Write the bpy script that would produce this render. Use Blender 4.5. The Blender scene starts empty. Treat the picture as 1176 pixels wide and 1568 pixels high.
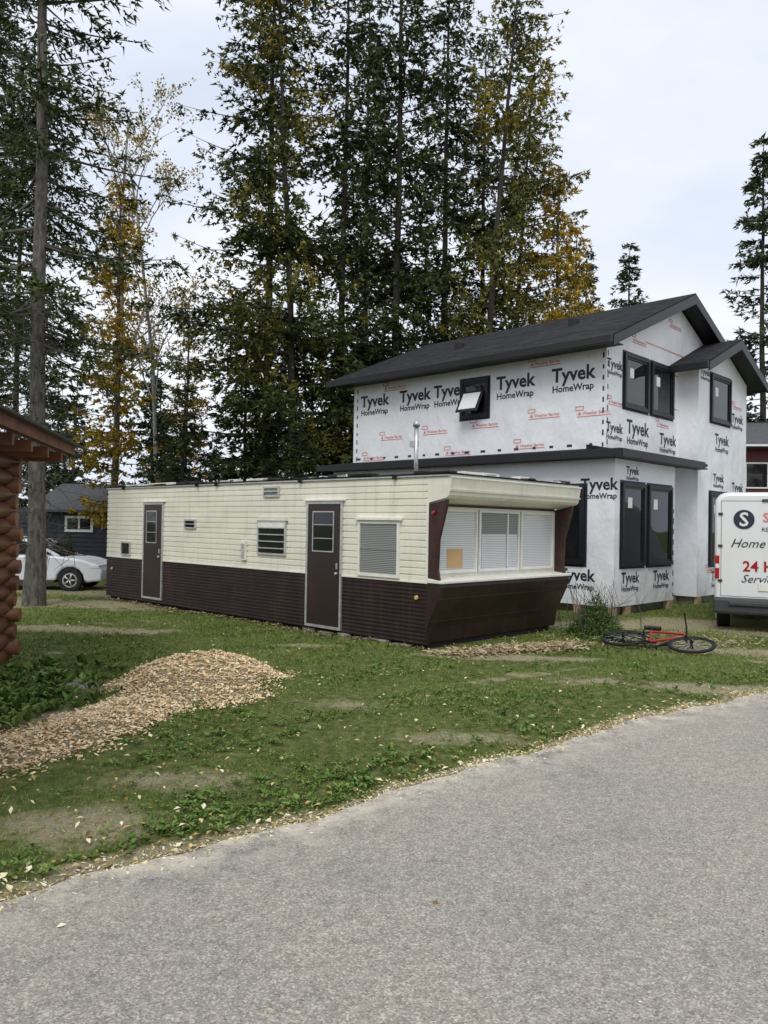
import bpy, bmesh, math, numpy as np
from mathutils import Matrix, Vector
rng=np.random.default_rng(7)
S=bpy.context.scene
def link(o,parent=None):
    S.collection.objects.link(o)
    if parent is not None: o.parent=parent
    return o
def empty(name,loc=(0,0,0),rot=(0,0,0)):
    e=bpy.data.objects.new(name,None); e.empty_display_size=.3
    e.location=loc; e.rotation_euler=rot
    return link(e)
# ---------------------------------------------------------------- materials
def newmat(name):
    m=bpy.data.materials.new(name); m.use_nodes=True
    nt=m.node_tree; b=nt.nodes["Principled BSDF"]
    return m,nt,b
def N(nt,t,**k):
    n=nt.nodes.new(t)
    for a,v in k.items(): setattr(n,a,v)
    return n
def rgb(c): return (c[0],c[1],c[2],1)
def ramp(nt,fac,stops):
    r=N(nt,"ShaderNodeValToRGB"); e=r.color_ramp.elements
    while len(e)<len(stops): e.new(.5)
    for i,(p,c) in enumerate(stops):
        e[i].position=p; e[i].color=rgb(c) if hasattr(c,'__len__') else (c,c,c,1)
    nt.links.new(fac,r.inputs[0]); return r.outputs[0]
def noise(nt,scale,detail=4,vec=None,rough=.6,mapscale=None,coord="Object"):
    tc=N(nt,"ShaderNodeTexCoord"); v=tc.outputs[coord]
    if mapscale:
        mp=N(nt,"ShaderNodeMapping"); mp.inputs["Scale"].default_value=mapscale
        nt.links.new(v,mp.inputs[0]); v=mp.outputs[0]
    n=N(nt,"ShaderNodeTexNoise"); n.inputs["Scale"].default_value=scale
    n.inputs["Detail"].default_value=detail; n.inputs["Roughness"].default_value=rough
    nt.links.new(v,n.inputs["Vector"]); return n.outputs["Fac"]
def mix(nt,fac,a,b,mode='MIX'):
    m=N(nt,"ShaderNodeMix",data_type='RGBA',blend_type=mode)
    for s,v in ((m.inputs[0],fac),(m.inputs[6],a),(m.inputs[7],b)):
        if isinstance(v,bpy.types.NodeSocket): nt.links.new(v,s)
        elif hasattr(v,'__len__'): s.default_value=rgb(v)
        else: s.default_value=v
    return m.outputs[2]
def bump(nt,b,h,strength=.3,dist=.02):
    n=N(nt,"ShaderNodeBump"); n.inputs["Strength"].default_value=strength; n.inputs["Distance"].default_value=dist
    nt.links.new(h,n.inputs["Height"]); nt.links.new(n.outputs[0],b.inputs["Normal"])
def simple(name,c,rough=.6,var=.25,scale=3,metal=0,bstr=0,bscale=40,mapscale=None,spec=.5,streak=0,scol=(.25,.22,.15)):
    m,nt,b=newmat(name)
    f=noise(nt,scale,4,mapscale=mapscale)
    lo=[x*(1-var) for x in c]; hi=[min(1,x*(1+var*.6)) for x in c]
    col=ramp(nt,f,[(.3,lo),(.7,hi)])
    if streak:
        s1=ramp(nt,noise(nt,2.2,5,mapscale=(3.5,3.5,.35),rough=.7),[(.5,0.),(.78,streak)])
        col=mix(nt,s1,col,scol)
    nt.links.new(col,b.inputs["Base Color"])
    b.inputs["Roughness"].default_value=rough; b.inputs["Metallic"].default_value=metal
    b.inputs["Specular IOR Level"].default_value=spec
    if bstr: bump(nt,b,noise(nt,bscale,3,mapscale=mapscale),bstr,.01)
    return m
def glassmat(name,c=(.008,.009,.01),rough=.03,spec=.5):
    m,nt,b=newmat(name); f=noise(nt,1.3,2)
    nt.links.new(ramp(nt,f,[(.3,[x*.6 for x in c]),(.7,[x*2.2 for x in c])]),b.inputs["Base Color"])
    b.inputs["Roughness"].default_value=rough; b.inputs["Specular IOR Level"].default_value=spec
    bump(nt,b,noise(nt,1.2,1),.05,.05)
    return m
def tintmat(name,stops,nscale=.6,nmix=.45,rough=.6):
    m,nt,b=newmat(name)
    at=N(nt,"ShaderNodeAttribute"); at.attribute_name="tint"
    nz=noise(nt,nscale,1)
    mm=N(nt,"ShaderNodeMix",data_type='FLOAT'); mm.inputs[0].default_value=nmix
    nt.links.new(at.outputs["Fac"],mm.inputs[2]); nt.links.new(nz,mm.inputs[3])
    nt.links.new(ramp(nt,mm.outputs[0],stops),b.inputs["Base Color"])
    b.inputs["Roughness"].default_value=rough; b.inputs["Specular IOR Level"].default_value=.12
    return m
M={}
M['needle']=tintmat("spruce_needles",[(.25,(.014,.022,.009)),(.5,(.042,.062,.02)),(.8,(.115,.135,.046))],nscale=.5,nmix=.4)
M['needle2']=tintmat("far_spruce_needles",[(.25,(.02,.034,.018)),(.5,(.05,.074,.035)),(.8,(.11,.14,.065))],nscale=.4,nmix=.4)
M['larch']=tintmat("larch_needles",[(.25,(.12,.1,.018)),(.5,(.36,.25,.03)),(.8,(.6,.4,.05))],nscale=.35,nmix=.5)
M['mixl']=tintmat("turning_needles",[(.25,(.03,.045,.014)),(.48,(.085,.105,.028)),(.6,(.22,.19,.035)),(.8,(.45,.3,.045))],nscale=.3,nmix=.55)
M['grassb']=tintmat("grass_blades",[(.18,(.07,.115,.022)),(.48,(.145,.215,.042)),(.7,(.26,.31,.085)),(.9,(.48,.42,.22))],nscale=.9,nmix=.5)
M['weed']=tintmat("weed_leaves",[(.2,(.055,.1,.022)),(.5,(.12,.2,.042)),(.85,(.23,.32,.09))],nscale=2,nmix=.35)
M['chip']=tintmat("wood_chips",[(.1,(.52,.35,.17)),(.4,(.82,.61,.34)),(.8,(.94,.8,.56))],nscale=3,nmix=.25)
M['straw']=tintmat("dry_straw",[(.1,(.16,.12,.07)),(.45,(.42,.33,.19)),(.85,(.68,.58,.38))],nscale=3,nmix=.25)
M['litter']=tintmat("fallen_leaf_litter",[(.05,(.16,.09,.04)),(.4,(.46,.33,.11)),(.65,(.66,.54,.22)),(.85,(.84,.76,.55))],nscale=8,nmix=.1)
M['twig']=simple("dead_twigs",(.11,.1,.085),.9,.4,8)
M['bark']=simple("dark_bark",(.06,.05,.042),.95,.5,6,bstr=.6,bscale=18,mapscale=(3,3,.8))
M['barkg']=simple("grey_bark",(.14,.128,.11),.95,.7,5,bstr=.9,bscale=14,mapscale=(3,3,1))
M['barkw']=simple("pale_bark",(.4,.38,.35),.9,.5,5,bstr=.3,bscale=20,mapscale=(2,2,1))
M['cream']=simple("cream_siding",(.86,.83,.69),.45,.1,1.2,mapscale=(1,1,2.5),streak=.3)
M['creamtrim']=simple("cream_trim",(.86,.84,.75),.45,.1,4,streak=.2)
M['brown']=simple("brown_siding",(.028,.0125,.0105),.42,.45,1.5,mapscale=(1,1,3),streak=.3,scol=(.13,.09,.075))
M['brownd']=simple("brown_door",(.026,.012,.01),.35,.3,2,streak=.12,scol=(.1,.07,.06))
M['brownc']=simple("maroon_cheek",(.055,.022,.018),.35,.6,3,streak=.2,scol=(.2,.13,.1))
M['alu']=simple("aluminium",(.62,.62,.61),.4,.2,9,metal=.7)
M['glass']=glassmat("window_glass")
M['white']=simple("white_vinyl",(.82,.83,.83),.5,.08,3)
M['black']=simple("black_trim",(.012,.012,.013),.45,.2,6)
M['soffit']=simple("black_soffit",(.014,.014,.015),.6,.2,6)
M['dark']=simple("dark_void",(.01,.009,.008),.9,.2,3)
M['wood']=simple("raw_lumber",(.48,.33,.18),.8,.3,4,mapscale=(1,1,8))
M['log']=simple("stained_logs",(.2,.075,.03),.5,.6,2.6,bstr=.2,bscale=22,mapscale=(1.5,.5,5))
M['fascia']=simple("stained_fascia",(.21,.085,.047),.6,.4,3)
M['red']=simple("red_paint",(.38,.015,.018),.3,.15,5)
M['rubber']=simple("rubber",(.015,.015,.015),.85,.2,10)
M['vanw']=simple("van_white_paint",(.82,.82,.81),.3,.04,1,streak=.12,scol=(.5,.47,.42))
M['vangrey']=simple("grey_bumper",(.05,.052,.055),.6,.25,12)
M['carp']=simple("car_silver_paint",(.74,.77,.8),.25,.04,1)
M['redlens']=simple("red_lens",(.4,.01,.01),.15,.2,9)
M['amber']=simple("amber_lens",(.7,.48,.15),.2,.1,9)
M['ink']=simple("print_navy",(.018,.025,.05),.6,.1,4)
M['inkred']=simple("print_red",(.68,.24,.21),.6,.15,4)
M['seam']=simple("seam_tape",(.7,.3,.27),.5,.1,4)
M['concrete']=simple("concrete",(.34,.32,.28),.9,.35,5,bstr=.3,bscale=60)
M['cardboard']=simple("cardboard",(.6,.39,.19),.85,.1,5)
M['navy']=simple("dark_siding",(.024,.03,.05),.6,.2,2)
M['greyroof']=simple("grey_roofing",(.1,.1,.105),.95,.3,6)
M['maroon']=simple("maroon_siding",(.13,.028,.026),.6,.2,2)
def slatmat(name,c1,c2,sc):
    m,nt,b=newmat(name); tc=N(nt,"ShaderNodeTexCoord"); w=N(nt,"ShaderNodeTexWave",bands_direction='Z')
    w.inputs["Scale"].default_value=sc; w.inputs["Distortion"].default_value=.4; w.inputs["Detail"].default_value=1
    nt.links.new(tc.outputs["Object"],w.inputs["Vector"])
    nt.links.new(ramp(nt,w.outputs["Fac"],[(.15,c1),(.6,c2)]),b.inputs["Base Color"]); b.inputs["Roughness"].default_value=.2
    b.inputs["Specular IOR Level"].default_value=.8
    bump(nt,b,w.outputs["Fac"],.2,.01); return m
M['blind']=slatmat("white_blinds",(.46,.48,.5),(.76,.77,.77),11)
M['blindd']=slatmat("grey_blinds",(.12,.13,.12),(.27,.285,.265),11)
m,nt,b=newmat("asphalt_shingles"); tc=N(nt,"ShaderNodeTexCoord"); br=N(nt,"ShaderNodeTexBrick")
br.inputs["Scale"].default_value=1; br.inputs["Brick Width"].default_value=.32; br.inputs["Row Height"].default_value=.14
br.inputs["Mortar Size"].default_value=.01; br.inputs["Color1"].default_value=(.018,.018,.021,1); br.inputs["Color2"].default_value=(.06,.06,.065,1); br.inputs["Mortar"].default_value=(.006,.006,.006,1)
nt.links.new(tc.outputs["Object"],br.inputs["Vector"])
nt.links.new(mix(nt,.4,br.outputs["Color"],ramp(nt,noise(nt,30,3),[(.3,(.01,.01,.011)),(.7,(.06,.06,.065))])),b.inputs["Base Color"])
b.inputs["Roughness"].default_value=.95; b.inputs["Specular IOR Level"].default_value=.1; bump(nt,b,br.outputs["Fac"],-.4,.01); M['shingle']=m
m,nt,b=newmat("house_wrap"); n1=noise(nt,.9,4); n2=noise(nt,1.7,5,mapscale=(1,1,.6),rough=.5)
nt.links.new(ramp(nt,n1,[(.25,(.8,.82,.85)),(.65,(.9,.91,.93))]),b.inputs["Base Color"])
b.inputs["Roughness"].default_value=.5; bump(nt,b,n2,.9,.11); M['wrap']=m
# asphalt
m,nt,b=newmat("worn_asphalt"); tc=N(nt,"ShaderNodeTexCoord")
vo=N(nt,"ShaderNodeTexVoronoi"); vo.inputs["Scale"].default_value=125; nt.links.new(tc.outputs["Object"],vo.inputs["Vector"])
sep=N(nt,"ShaderNodeSeparateColor"); nt.links.new(vo.outputs["Color"],sep.inputs[0])
sp=ramp(nt,sep.outputs[0],[(0,(.23,.208,.176)),(.3,(.335,.308,.266)),(.72,(.395,.367,.318)),(.96,(.58,.545,.47))])
big=ramp(nt,noise(nt,.5,6,rough=.7),[(.34,(.76,.77,.79)),(.45,(.94,.935,.93)),(.7,(1.06,1.035,1.0))])
c=mix(nt,1.0,sp,big,'MULTIPLY')
mid=ramp(nt,noise(nt,14,4,rough=.75),[(.35,(.8,.8,.8)),(.65,(1.08,1.08,1.08))])
c=mix(nt,1.0,c,mid,'MULTIPLY')
at=N(nt,"ShaderNodeAttribute"); at.attribute_name="edge"
ed=N(nt,"ShaderNodeMath",operation='MULTIPLY'); nt.links.new(at.outputs["Fac"],ed.inputs[0])
nt.links.new(ramp(nt,noise(nt,4,5,rough=.7),[(.4,0.),(.6,1.)]),ed.inputs[1])
c=mix(nt,ed.outputs[0],c,(.6,.54,.44))
nt.links.new(c,b.inputs["Base Color"]); b.inputs["Roughness"].default_value=.92; b.inputs["Specular IOR Level"].default_value=.2
bump(nt,b,sep.outputs[1],.4,.004); M['asphalt']=m
# ground
m,nt,b=newmat("ground_soil_grass")
gcol=ramp(nt,noise(nt,9,6,rough=.75),[(.3,(.055,.065,.022)),(.48,(.11,.14,.04)),(.6,(.19,.19,.075)),(.73,(.32,.27,.155))])
dcol=ramp(nt,noise(nt,35,5,rough=.8),[(.3,(.18,.155,.09)),(.5,(.36,.31,.2)),(.7,(.55,.48,.35))])
at=N(nt,"ShaderNodeAttribute"); at.attribute_name="dirt"
nn=noise(nt,7,6,rough=.8)
ad=N(nt,"ShaderNodeMath",operation='ADD');nt.links.new(at.outputs["Fac"],ad.inputs[0]);nt.links.new(nn,ad.inputs[1])
df=ramp(nt,ad.outputs[0],[(.72,0.),(1.0,.9)])
nt.links.new(mix(nt,df,gcol,dcol),b.inputs["Base Color"]); b.inputs["Roughness"].default_value=1
b.inputs["Specular IOR Level"].default_value=.1
bump(nt,b,noise(nt,30,5,rough=.8),.8,.03); M['ground']=m

# ---------------------------------------------------------------- mesh helpers
def finish(bm,name,mat,parent,bevel=0,smooth=False):
    bmesh.ops.recalc_face_normals(bm,faces=bm.faces[:])
    me=bpy.data.meshes.new(name); bm.to_mesh(me); bm.free()
    if mat: me.materials.append(mat)
    if smooth:
        for p in me.polygons: p.use_smooth=True
    o=bpy.data.objects.new(name,me); link(o,parent)
    if bevel:
        md=o.modifiers.new("b",'BEVEL'); md.width=bevel; md.segments=2; md.limit_method='ANGLE'; md.angle_limit=math.radians(40)
    return o
def box(name,parent,mat,x0,x1,y0,y1,z0,z1,bevel=0):
    bm=bmesh.new(); bmesh.ops.create_cube(bm,size=1)
    for v in bm.verts:
        v.co=Vector(((x0+x1)/2+v.co.x*(x1-x0),(y0+y1)/2+v.co.y*(y1-y0),(z0+z1)/2+v.co.z*(z1-z0)))
    return finish(bm,name,mat,parent,bevel)
def prism(name,parent,mat,pts,axis,a0,a1,bevel=0,smooth=False):
    bm=bmesh.new(); A=[];B=[]
    for p,q in pts:
        if axis=='x': A.append(bm.verts.new((a0,p,q)));B.append(bm.verts.new((a1,p,q)))
        elif axis=='y': A.append(bm.verts.new((p,a0,q)));B.append(bm.verts.new((p,a1,q)))
        else: A.append(bm.verts.new((p,q,a0)));B.append(bm.verts.new((p,q,a1)))
    n=len(pts); bm.faces.new(A); bm.faces.new(B[::-1])
    for i in range(n):
        f=bm.faces.new((A[i],B[i],B[(i+1)%n],A[(i+1)%n])); f.smooth=smooth
    return finish(bm,name,mat,parent,bevel)
def cyl(name,parent,mat,p0,p1,r,r2=None,seg=16,smooth=True,bevel=0):
    p0=Vector(p0);p1=Vector(p1);d=p1-p0
    bm=bmesh.new(); bmesh.ops.create_cone(bm,cap_ends=True,segments=seg,radius1=r,radius2=r if r2 is None else r2,depth=d.length)
    q=d.to_track_quat('Z','Y').to_matrix().to_4x4(); q.translation=(p0+p1)/2
    bmesh.ops.transform(bm,matrix=q,verts=bm.verts)
    for f in bm.faces: f.smooth= smooth and len(f.verts)==4
    return finish(bm,name,mat,parent,bevel)
def fbox(name,parent,mat,face,plane,c0,c1,z0,z1,d0,d1,bevel=0):
    if face=='S': return box(name,parent,mat,c0,c1,plane-d1,plane-d0,z0,z1,bevel)
    return box(name,parent,mat,plane+d0,plane+d1,c0,c1,z0,z1,bevel)
def frame(name,parent,mat,face,plane,c0,c1,z0,z1,t,d0,d1):
    bm=bmesh.new()
    def bb(a0,a1,b0,b1):
        vs=[]
        for a in (a0,a1):
            for d in (d0,d1):
                for z in (b0,b1):
                    co=(a,plane-d,z) if face=='S' else (plane+d,a,z)
                    vs.append(bm.verts.new(co))
        for idx in ((0,1,3,2),(4,6,7,5),(0,4,5,1),(2,3,7,6),(0,2,6,4),(1,5,7,3)):
            bm.faces.new([vs[i] for i in idx])
    bb(c0,c0+t,z0,z1);bb(c1-t,c1,z0,z1);bb(c0+t,c1-t,z0,z0+t);bb(c0+t,c1-t,z1-t,z1)
    return finish(bm,name,mat,parent)
def text(name,parent,body,mat,face,plane,c,z,size,off=.004,bold=0,tilt=0,shear=0):
    cu=bpy.data.curves.new(name,'FONT'); cu.body=body; cu.size=size; cu.offset=bold; cu.align_x='CENTER'; cu.materials.append(mat); cu.resolution_u=2; cu.shear=shear
    o=bpy.data.objects.new(name,cu); link(o,parent)
    if face=='S': o.location=(c,plane-off,z); o.rotation_euler=(math.pi/2,tilt,0)
    else: o.location=(plane+off,c,z); o.rotation_euler=(math.pi/2,0,math.pi/2)
    return o
class MB:
    def __init__(s): s.v=[];s.nv=0;s.loops=[];s.sizes=[];s.mi=[];s.t=[];s.sm=[]
    def add(s,verts,k,mi=0,tint=None):
        verts=np.asarray(verts,float).reshape(-1,3); n=len(verts)//k
        s.v.append(verts); s.loops.append(np.arange(n*k)+s.nv); s.nv+=len(verts)
        s.sizes.append(np.full(n,k)); s.mi.append(np.full(n,mi)); s.sm.append(np.zeros(n,bool))
        s.t.append(np.repeat(np.asarray(tint if tint is not None else np.full(n,.5)),k))
    def tube(s,P,R,sides=6,mi=0):
        P=np.asarray(P,float);n=len(P);T=np.gradient(P,axis=0);T/=np.linalg.norm(T,axis=1)[:,None]+1e-9
        ref=np.array([0,0,1.]) if abs(T[:,2]).mean()<.8 else np.array([1.,0,0])
        A=np.cross(T,ref);A/=np.linalg.norm(A,axis=1)[:,None];B=np.cross(T,A)
        an=np.linspace(0,2*np.pi,sides,endpoint=False)
        V=P[:,None]+np.asarray(R)[:,None,None]*(np.cos(an)[None,:,None]*A[:,None]+np.sin(an)[None,:,None]*B[:,None])
        i,j=np.meshgrid(np.arange(n-1),np.arange(sides),indexing='ij');j2=(j+1)%sides
        q=np.stack([i*sides+j,i*sides+j2,(i+1)*sides+j2,(i+1)*sides+j],-1).reshape(-1)+s.nv
        s.v.append(V.reshape(-1,3));s.nv+=n*sides;s.loops.append(q);s.sizes.append(np.full(len(q)//4,4));s.mi.append(np.full(len(q)//4,mi));s.sm.append(np.ones(len(q)//4,bool));s.t.append(np.full(n*sides,.5))
    def mesh(s,name,mats):
        V=np.concatenate(s.v);L=np.concatenate(s.loops).astype(np.int32);Z=np.concatenate(s.sizes).astype(np.int32)
        me=bpy.data.meshes.new(name);me.vertices.add(len(V));me.vertices.foreach_set("co",V.astype(np.float32).ravel())
        me.loops.add(len(L));me.loops.foreach_set("vertex_index",L)
        me.polygons.add(len(Z));st=np.concatenate([[0],np.cumsum(Z)[:-1]]).astype(np.int32)
        me.polygons.foreach_set("loop_start",st)
        me.polygons.foreach_set("material_index",np.concatenate(s.mi).astype(np.int32))
        me.polygons.foreach_set("use_smooth",np.concatenate(s.sm))
        a=me.attributes.new("tint",'FLOAT','POINT');a.data.foreach_set("value",np.concatenate(s.t).astype(np.float32))
        for m in mats: me.materials.append(m)
        me.update(calc_edges=True);me.validate();return me
def unit(v): return v/(np.linalg.norm(v,axis=-1,keepdims=True)+1e-9)
def slivers(P,D,L,W,rg):
    side=unit(np.cross(D,unit(rg.normal(size=P.shape))))
    W=np.asarray(W).reshape(-1,1);L=np.asarray(L).reshape(-1,1)
    return np.stack([P-side*W/2,P+side*W/2,P+D*L],1).reshape(-1,3)
# ---------------------------------------------------------------- trees
def conifer(name,h,rmax,zb,nb,seed,mats,trunk_r=.22,tuft=2,step=.15,sl=.28,sw=.1,droop=.35,lean=(0,0),power=.75,dead=20,gap=.0,tw_ang=.9,hang=.25,jit=.5):
    rg=np.random.default_rng(seed);mb=MB()
    zz=np.linspace(0,h,14)
    wob=rg.normal(0,.05,(14,2)).cumsum(0)*.5;wob[0]=0
    def axis(z):
        t=z/h
        return np.stack([np.interp(z,zz,wob[:,0])+lean[0]*t**1.5,np.interp(z,zz,wob[:,1])+lean[1]*t**1.5,z],-1)
    R=trunk_r*(1-zz/h)**.8+.015;R[0]*=1.35
    mb.tube(axis(zz),R,9,0)
    P=[];D=[];T=[]
    zs=zb+(h-zb)*rg.random(nb)**.95
    for z0 in zs:
        t=(z0-zb)/(h-zb)
        if rg.random()<gap*(1 if math.sin(z0*1.7+seed)>0 else .2): continue
        L=rmax*((1-t)**power)*min(1,.65+t*4)*rg.uniform(.45,1.2)+.2
        az=rg.uniform(0,2*np.pi);h1=np.array([math.cos(az),math.sin(az),0.])
        c1=-droop*(1-t*1.6)+rg.normal(0,.08);c2=.2*(1-t)+.05
        o=axis(np.array([z0]))[0]
        q=np.linspace(0,1,6);pts=o+h1*(q*L)[:,None]+np.array([0,0,1])*(L*(c1*q+c2*q*q))[:,None]
        mb.tube(pts,np.interp(q,[0,1],[.012+.01*L,.006]),3,1)
        nt_=max(5,int(L*8));qs=rg.uniform(.06 if t>.25 else .15,1,nt_);sd=rg.choice([-1,1],nt_)
        lat=np.array([-h1[1],h1[0],0])
        tl=(.3*L*(1-qs)+.28)*rg.uniform(.6,1.15,nt_)
        tp=o+h1*(qs*L)[:,None]+np.array([0,0,1])*(L*(c1*qs+c2*qs*qs))[:,None]
        td=unit(h1*math.cos(tw_ang)+lat*(sd*math.sin(tw_ang))[:,None]+np.array([0,0,1])*rg.uniform(-hang*1.8,.12,nt_)[:,None])
        k=np.maximum(2,(tl/step).astype(int));idx=np.repeat(np.arange(nt_),k)
        u=rg.random(len(idx));pp=tp[idx]+td[idx]*(u*tl[idx])[:,None]-np.array([0,0,1])*(hang*tl[idx]*u*u)[:,None]
        pp=np.repeat(pp,tuft,0);dd=unit(np.repeat(td[idx],tuft,0)+rg.normal(0,jit,pp.shape))
        br=rg.normal(0,.12)
        P.append(pp+rg.normal(0,.03,pp.shape));D.append(dd)
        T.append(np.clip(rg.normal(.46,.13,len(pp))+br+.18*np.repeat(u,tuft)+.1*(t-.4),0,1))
    P=np.concatenate(P);D=np.concatenate(D);T=np.concatenate(T);n=len(P)
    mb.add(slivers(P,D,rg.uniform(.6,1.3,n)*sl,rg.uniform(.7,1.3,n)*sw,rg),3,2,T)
    for _ in range(dead):
        z0=rg.uniform(1.2,max(zb+2,3));az=rg.uniform(0,6.28);L=rg.uniform(.4,1.6)
        q=np.linspace(0,1,5);h1=np.array([math.cos(az),math.sin(az),0]);o=axis(np.array([z0]))[0]
        pts=o+h1*(q*L)[:,None]+np.array([0,0,1])*(L*(-.3*q+rg.normal(0,.1)*q*q))[:,None]+rg.normal(0,.02,(5,3))
        mb.tube(pts,np.linspace(.016,.004,5),3,1)
        for _ in range(4):
            i=rg.integers(1,4);p=pts[i];d=rg.normal(0,.3,3);mb.tube(np.stack([p,p+d*.6,p+d]),[.006,.005,.003],3,1)
    return mb.mesh(name,mats)
def bare(name,h,seed,mats,lean=(0,0),leaves=2500,tr=.13):
    rg=np.random.default_rng(seed);mb=MB();P=[]
    def grow(p,d,L,r,lv):
        n=6;pts=[p];dd=d.copy()
        for i in range(n):
            dd=unit(dd+rg.normal(0,.06+.05*lv,3)+np.array([0,0,.04]));pts.append(pts[-1]+dd*L/n)
        pts=np.array(pts);mb.tube(pts,np.linspace(r,r*.35,n+1),6 if lv<2 else 3,0)
        if lv<3:
            m=[13,6,4][lv]
            for j in range(m):
                q=rg.uniform(.35 if lv==0 else .25,1);i=min(n-1,int(q*n));b0=pts[i]+(pts[i+1]-pts[i])*(q*n-i)
                az=rg.uniform(0,6.28);nd=unit(dd*.75+np.array([math.cos(az),math.sin(az),.25])*.6)
                grow(b0,nd,L*(.26 if lv==0 else .5)*rg.uniform(.6,1.2)*(1.2-q*.5),r*(.38 if lv==0 else .5)*(1.2-q*.6),lv+1)
        else: P.append(pts[2:])
        if lv==2: P.append(pts[3:])
    grow(np.zeros(3),unit(np.array([lean[0],lean[1],1.])),h,tr,0)
    P=np.concatenate(P);idx=rg.integers(0,len(P),leaves);pp=P[idx]+rg.normal(0,.12,(leaves,3))
    mb.add(slivers(pp,unit(rg.normal(size=pp.shape)),np.full(leaves,.12),np.full(leaves,.11),rg),3,1,rg.random(leaves))
    return mb.mesh(name,mats)
NM=[M['bark'],M['twig'],M['needle']]
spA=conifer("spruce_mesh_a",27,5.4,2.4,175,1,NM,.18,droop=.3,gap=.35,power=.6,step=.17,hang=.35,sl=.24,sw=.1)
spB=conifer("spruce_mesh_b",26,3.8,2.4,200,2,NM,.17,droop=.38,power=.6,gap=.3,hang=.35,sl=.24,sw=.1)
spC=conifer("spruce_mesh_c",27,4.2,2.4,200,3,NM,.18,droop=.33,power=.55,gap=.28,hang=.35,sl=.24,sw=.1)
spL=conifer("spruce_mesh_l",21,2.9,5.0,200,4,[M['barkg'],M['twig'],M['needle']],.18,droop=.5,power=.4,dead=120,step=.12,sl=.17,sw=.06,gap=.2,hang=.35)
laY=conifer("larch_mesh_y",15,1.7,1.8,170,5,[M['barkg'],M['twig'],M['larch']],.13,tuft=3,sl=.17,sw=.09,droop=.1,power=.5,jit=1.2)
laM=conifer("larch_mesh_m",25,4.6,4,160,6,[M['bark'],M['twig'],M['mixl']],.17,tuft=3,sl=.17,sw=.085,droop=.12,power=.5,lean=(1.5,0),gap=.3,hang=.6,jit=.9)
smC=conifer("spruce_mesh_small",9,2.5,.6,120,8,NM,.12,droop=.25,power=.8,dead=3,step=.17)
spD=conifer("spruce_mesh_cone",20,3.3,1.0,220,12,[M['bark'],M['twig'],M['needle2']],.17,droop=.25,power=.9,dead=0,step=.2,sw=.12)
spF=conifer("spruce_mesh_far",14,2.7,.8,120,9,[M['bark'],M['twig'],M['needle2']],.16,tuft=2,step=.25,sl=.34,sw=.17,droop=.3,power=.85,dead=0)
ba=bare("aspen_mesh",20,11,[M['barkw'],M['larch']],(.03,0),3500)
def place(name,me,x,y,rot=0,s=1,sz=None):
    o=bpy.data.objects.new(name,me);link(o);o.location=(x,y,-.05);o.rotation_euler=(0,0,rot);o.scale=(s,s,sz or s);return o
place("spruce_tree",spL,-7.55,17,0.3)
place("spruce_tree",spL,-10.9,20,2.3,1.1)
place("spruce_tree",spL,-13.5,25,4.3,1.2)
place("spruce_tree",spA,-4.6,30,0)
place("spruce_tree",spB,-1.9,31,1)
place("spruce_tree",spC,.3,30,2)
place("spruce_tree",spC,2.4,33,4.1,.98)
place("spruce_tree",spB,-1.0,37,3,1.05)
place("spruce_tree",spB,4.4,36,5,.95)
place("spruce_tree",spA,-17,36,2.2,.85)
place("larch_tree",laM,3.7,31,0)
place("larch_tree",laM,5.4,34,.6,.9)
place("larch_tree",laM,-3.2,28.5,2.5,.95)
place("larch_tree",laY,-10.3,30,0)
place("larch_tree",laY,-9.2,36,2,.8)
place("larch_tree",laY,7.1,33,1,1.15)
place("larch_tree",laY,8.6,36,2,1.05)
place("aspen_tree",ba,-11.6,33,0)
place("aspen_tree",ba,-9.9,35,2,.9)
for x,y,s in ((-7.2,27.5,.75),(-3,26.5,.65),(.2,28,.85),(-8.6,30.5,.6),(-5.6,31.5,1.0)):
    place("small_spruce_tree",smC,x,y,x*3,s)
place("spruce_tree",spD,18.3,38,0,1.06)
place("spruce_tree",spD,14,45,1,.92)
place("spruce_tree",spD,11.0,43,2,.86)
place("shrub_spruce",smC,-10.2,25.5,.5,.17)
nv=len(spF.vertices);co=np.empty(nv*3,np.float32);spF.vertices.foreach_get("co",co);co=co.reshape(-1,3)
npol=len(spF.polygons);ls=np.empty(npol,np.int32);spF.polygons.foreach_get("loop_total",ls);li=np.empty(len(spF.loops),np.int32);spF.loops.foreach_get("vertex_index",li)
mi_=np.empty(npol,np.int32);spF.polygons.foreach_get("material_index",mi_);ti=np.empty(nv,np.float32);spF.attributes["tint"].data.foreach_get("value",ti)
mb=MB();rg=np.random.default_rng(5)
for i in range(36):
    x=-36+i*2.05+rg.normal(0,.7);y=rg.uniform(42,54);s=rg.uniform(.55,.9)*(1.25 if x<-14 else 1)
    if x>8: s*=.7
    an=rg.uniform(0,6.28);c_,s_=math.cos(an)*s,math.sin(an)*s
    V=np.stack([co[:,0]*c_-co[:,1]*s_+x,co[:,0]*s_+co[:,1]*c_+y,co[:,2]*s],-1)
    mb.v.append(V);mb.loops.append(li+mb.nv);mb.nv+=nv;mb.sizes.append(ls);mb.mi.append(mi_);mb.sm.append(np.zeros(npol,bool));mb.t.append(ti)
dm_=mb.mesh("distant_trees",[M['bark'],M['twig'],M['needle2']])
link(bpy.data.objects.new("distant_trees",dm_))
o=bpy.data.objects.new("distant_trees",dm_);link(o);o.rotation_euler=(0,0,math.pi);o.scale=(1,.6,1.1)
o=bpy.data.objects.new("distant_trees",dm_);link(o);o.rotation_euler=(0,0,-math.pi/2);o.location=(-6,-10,0)

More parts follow.
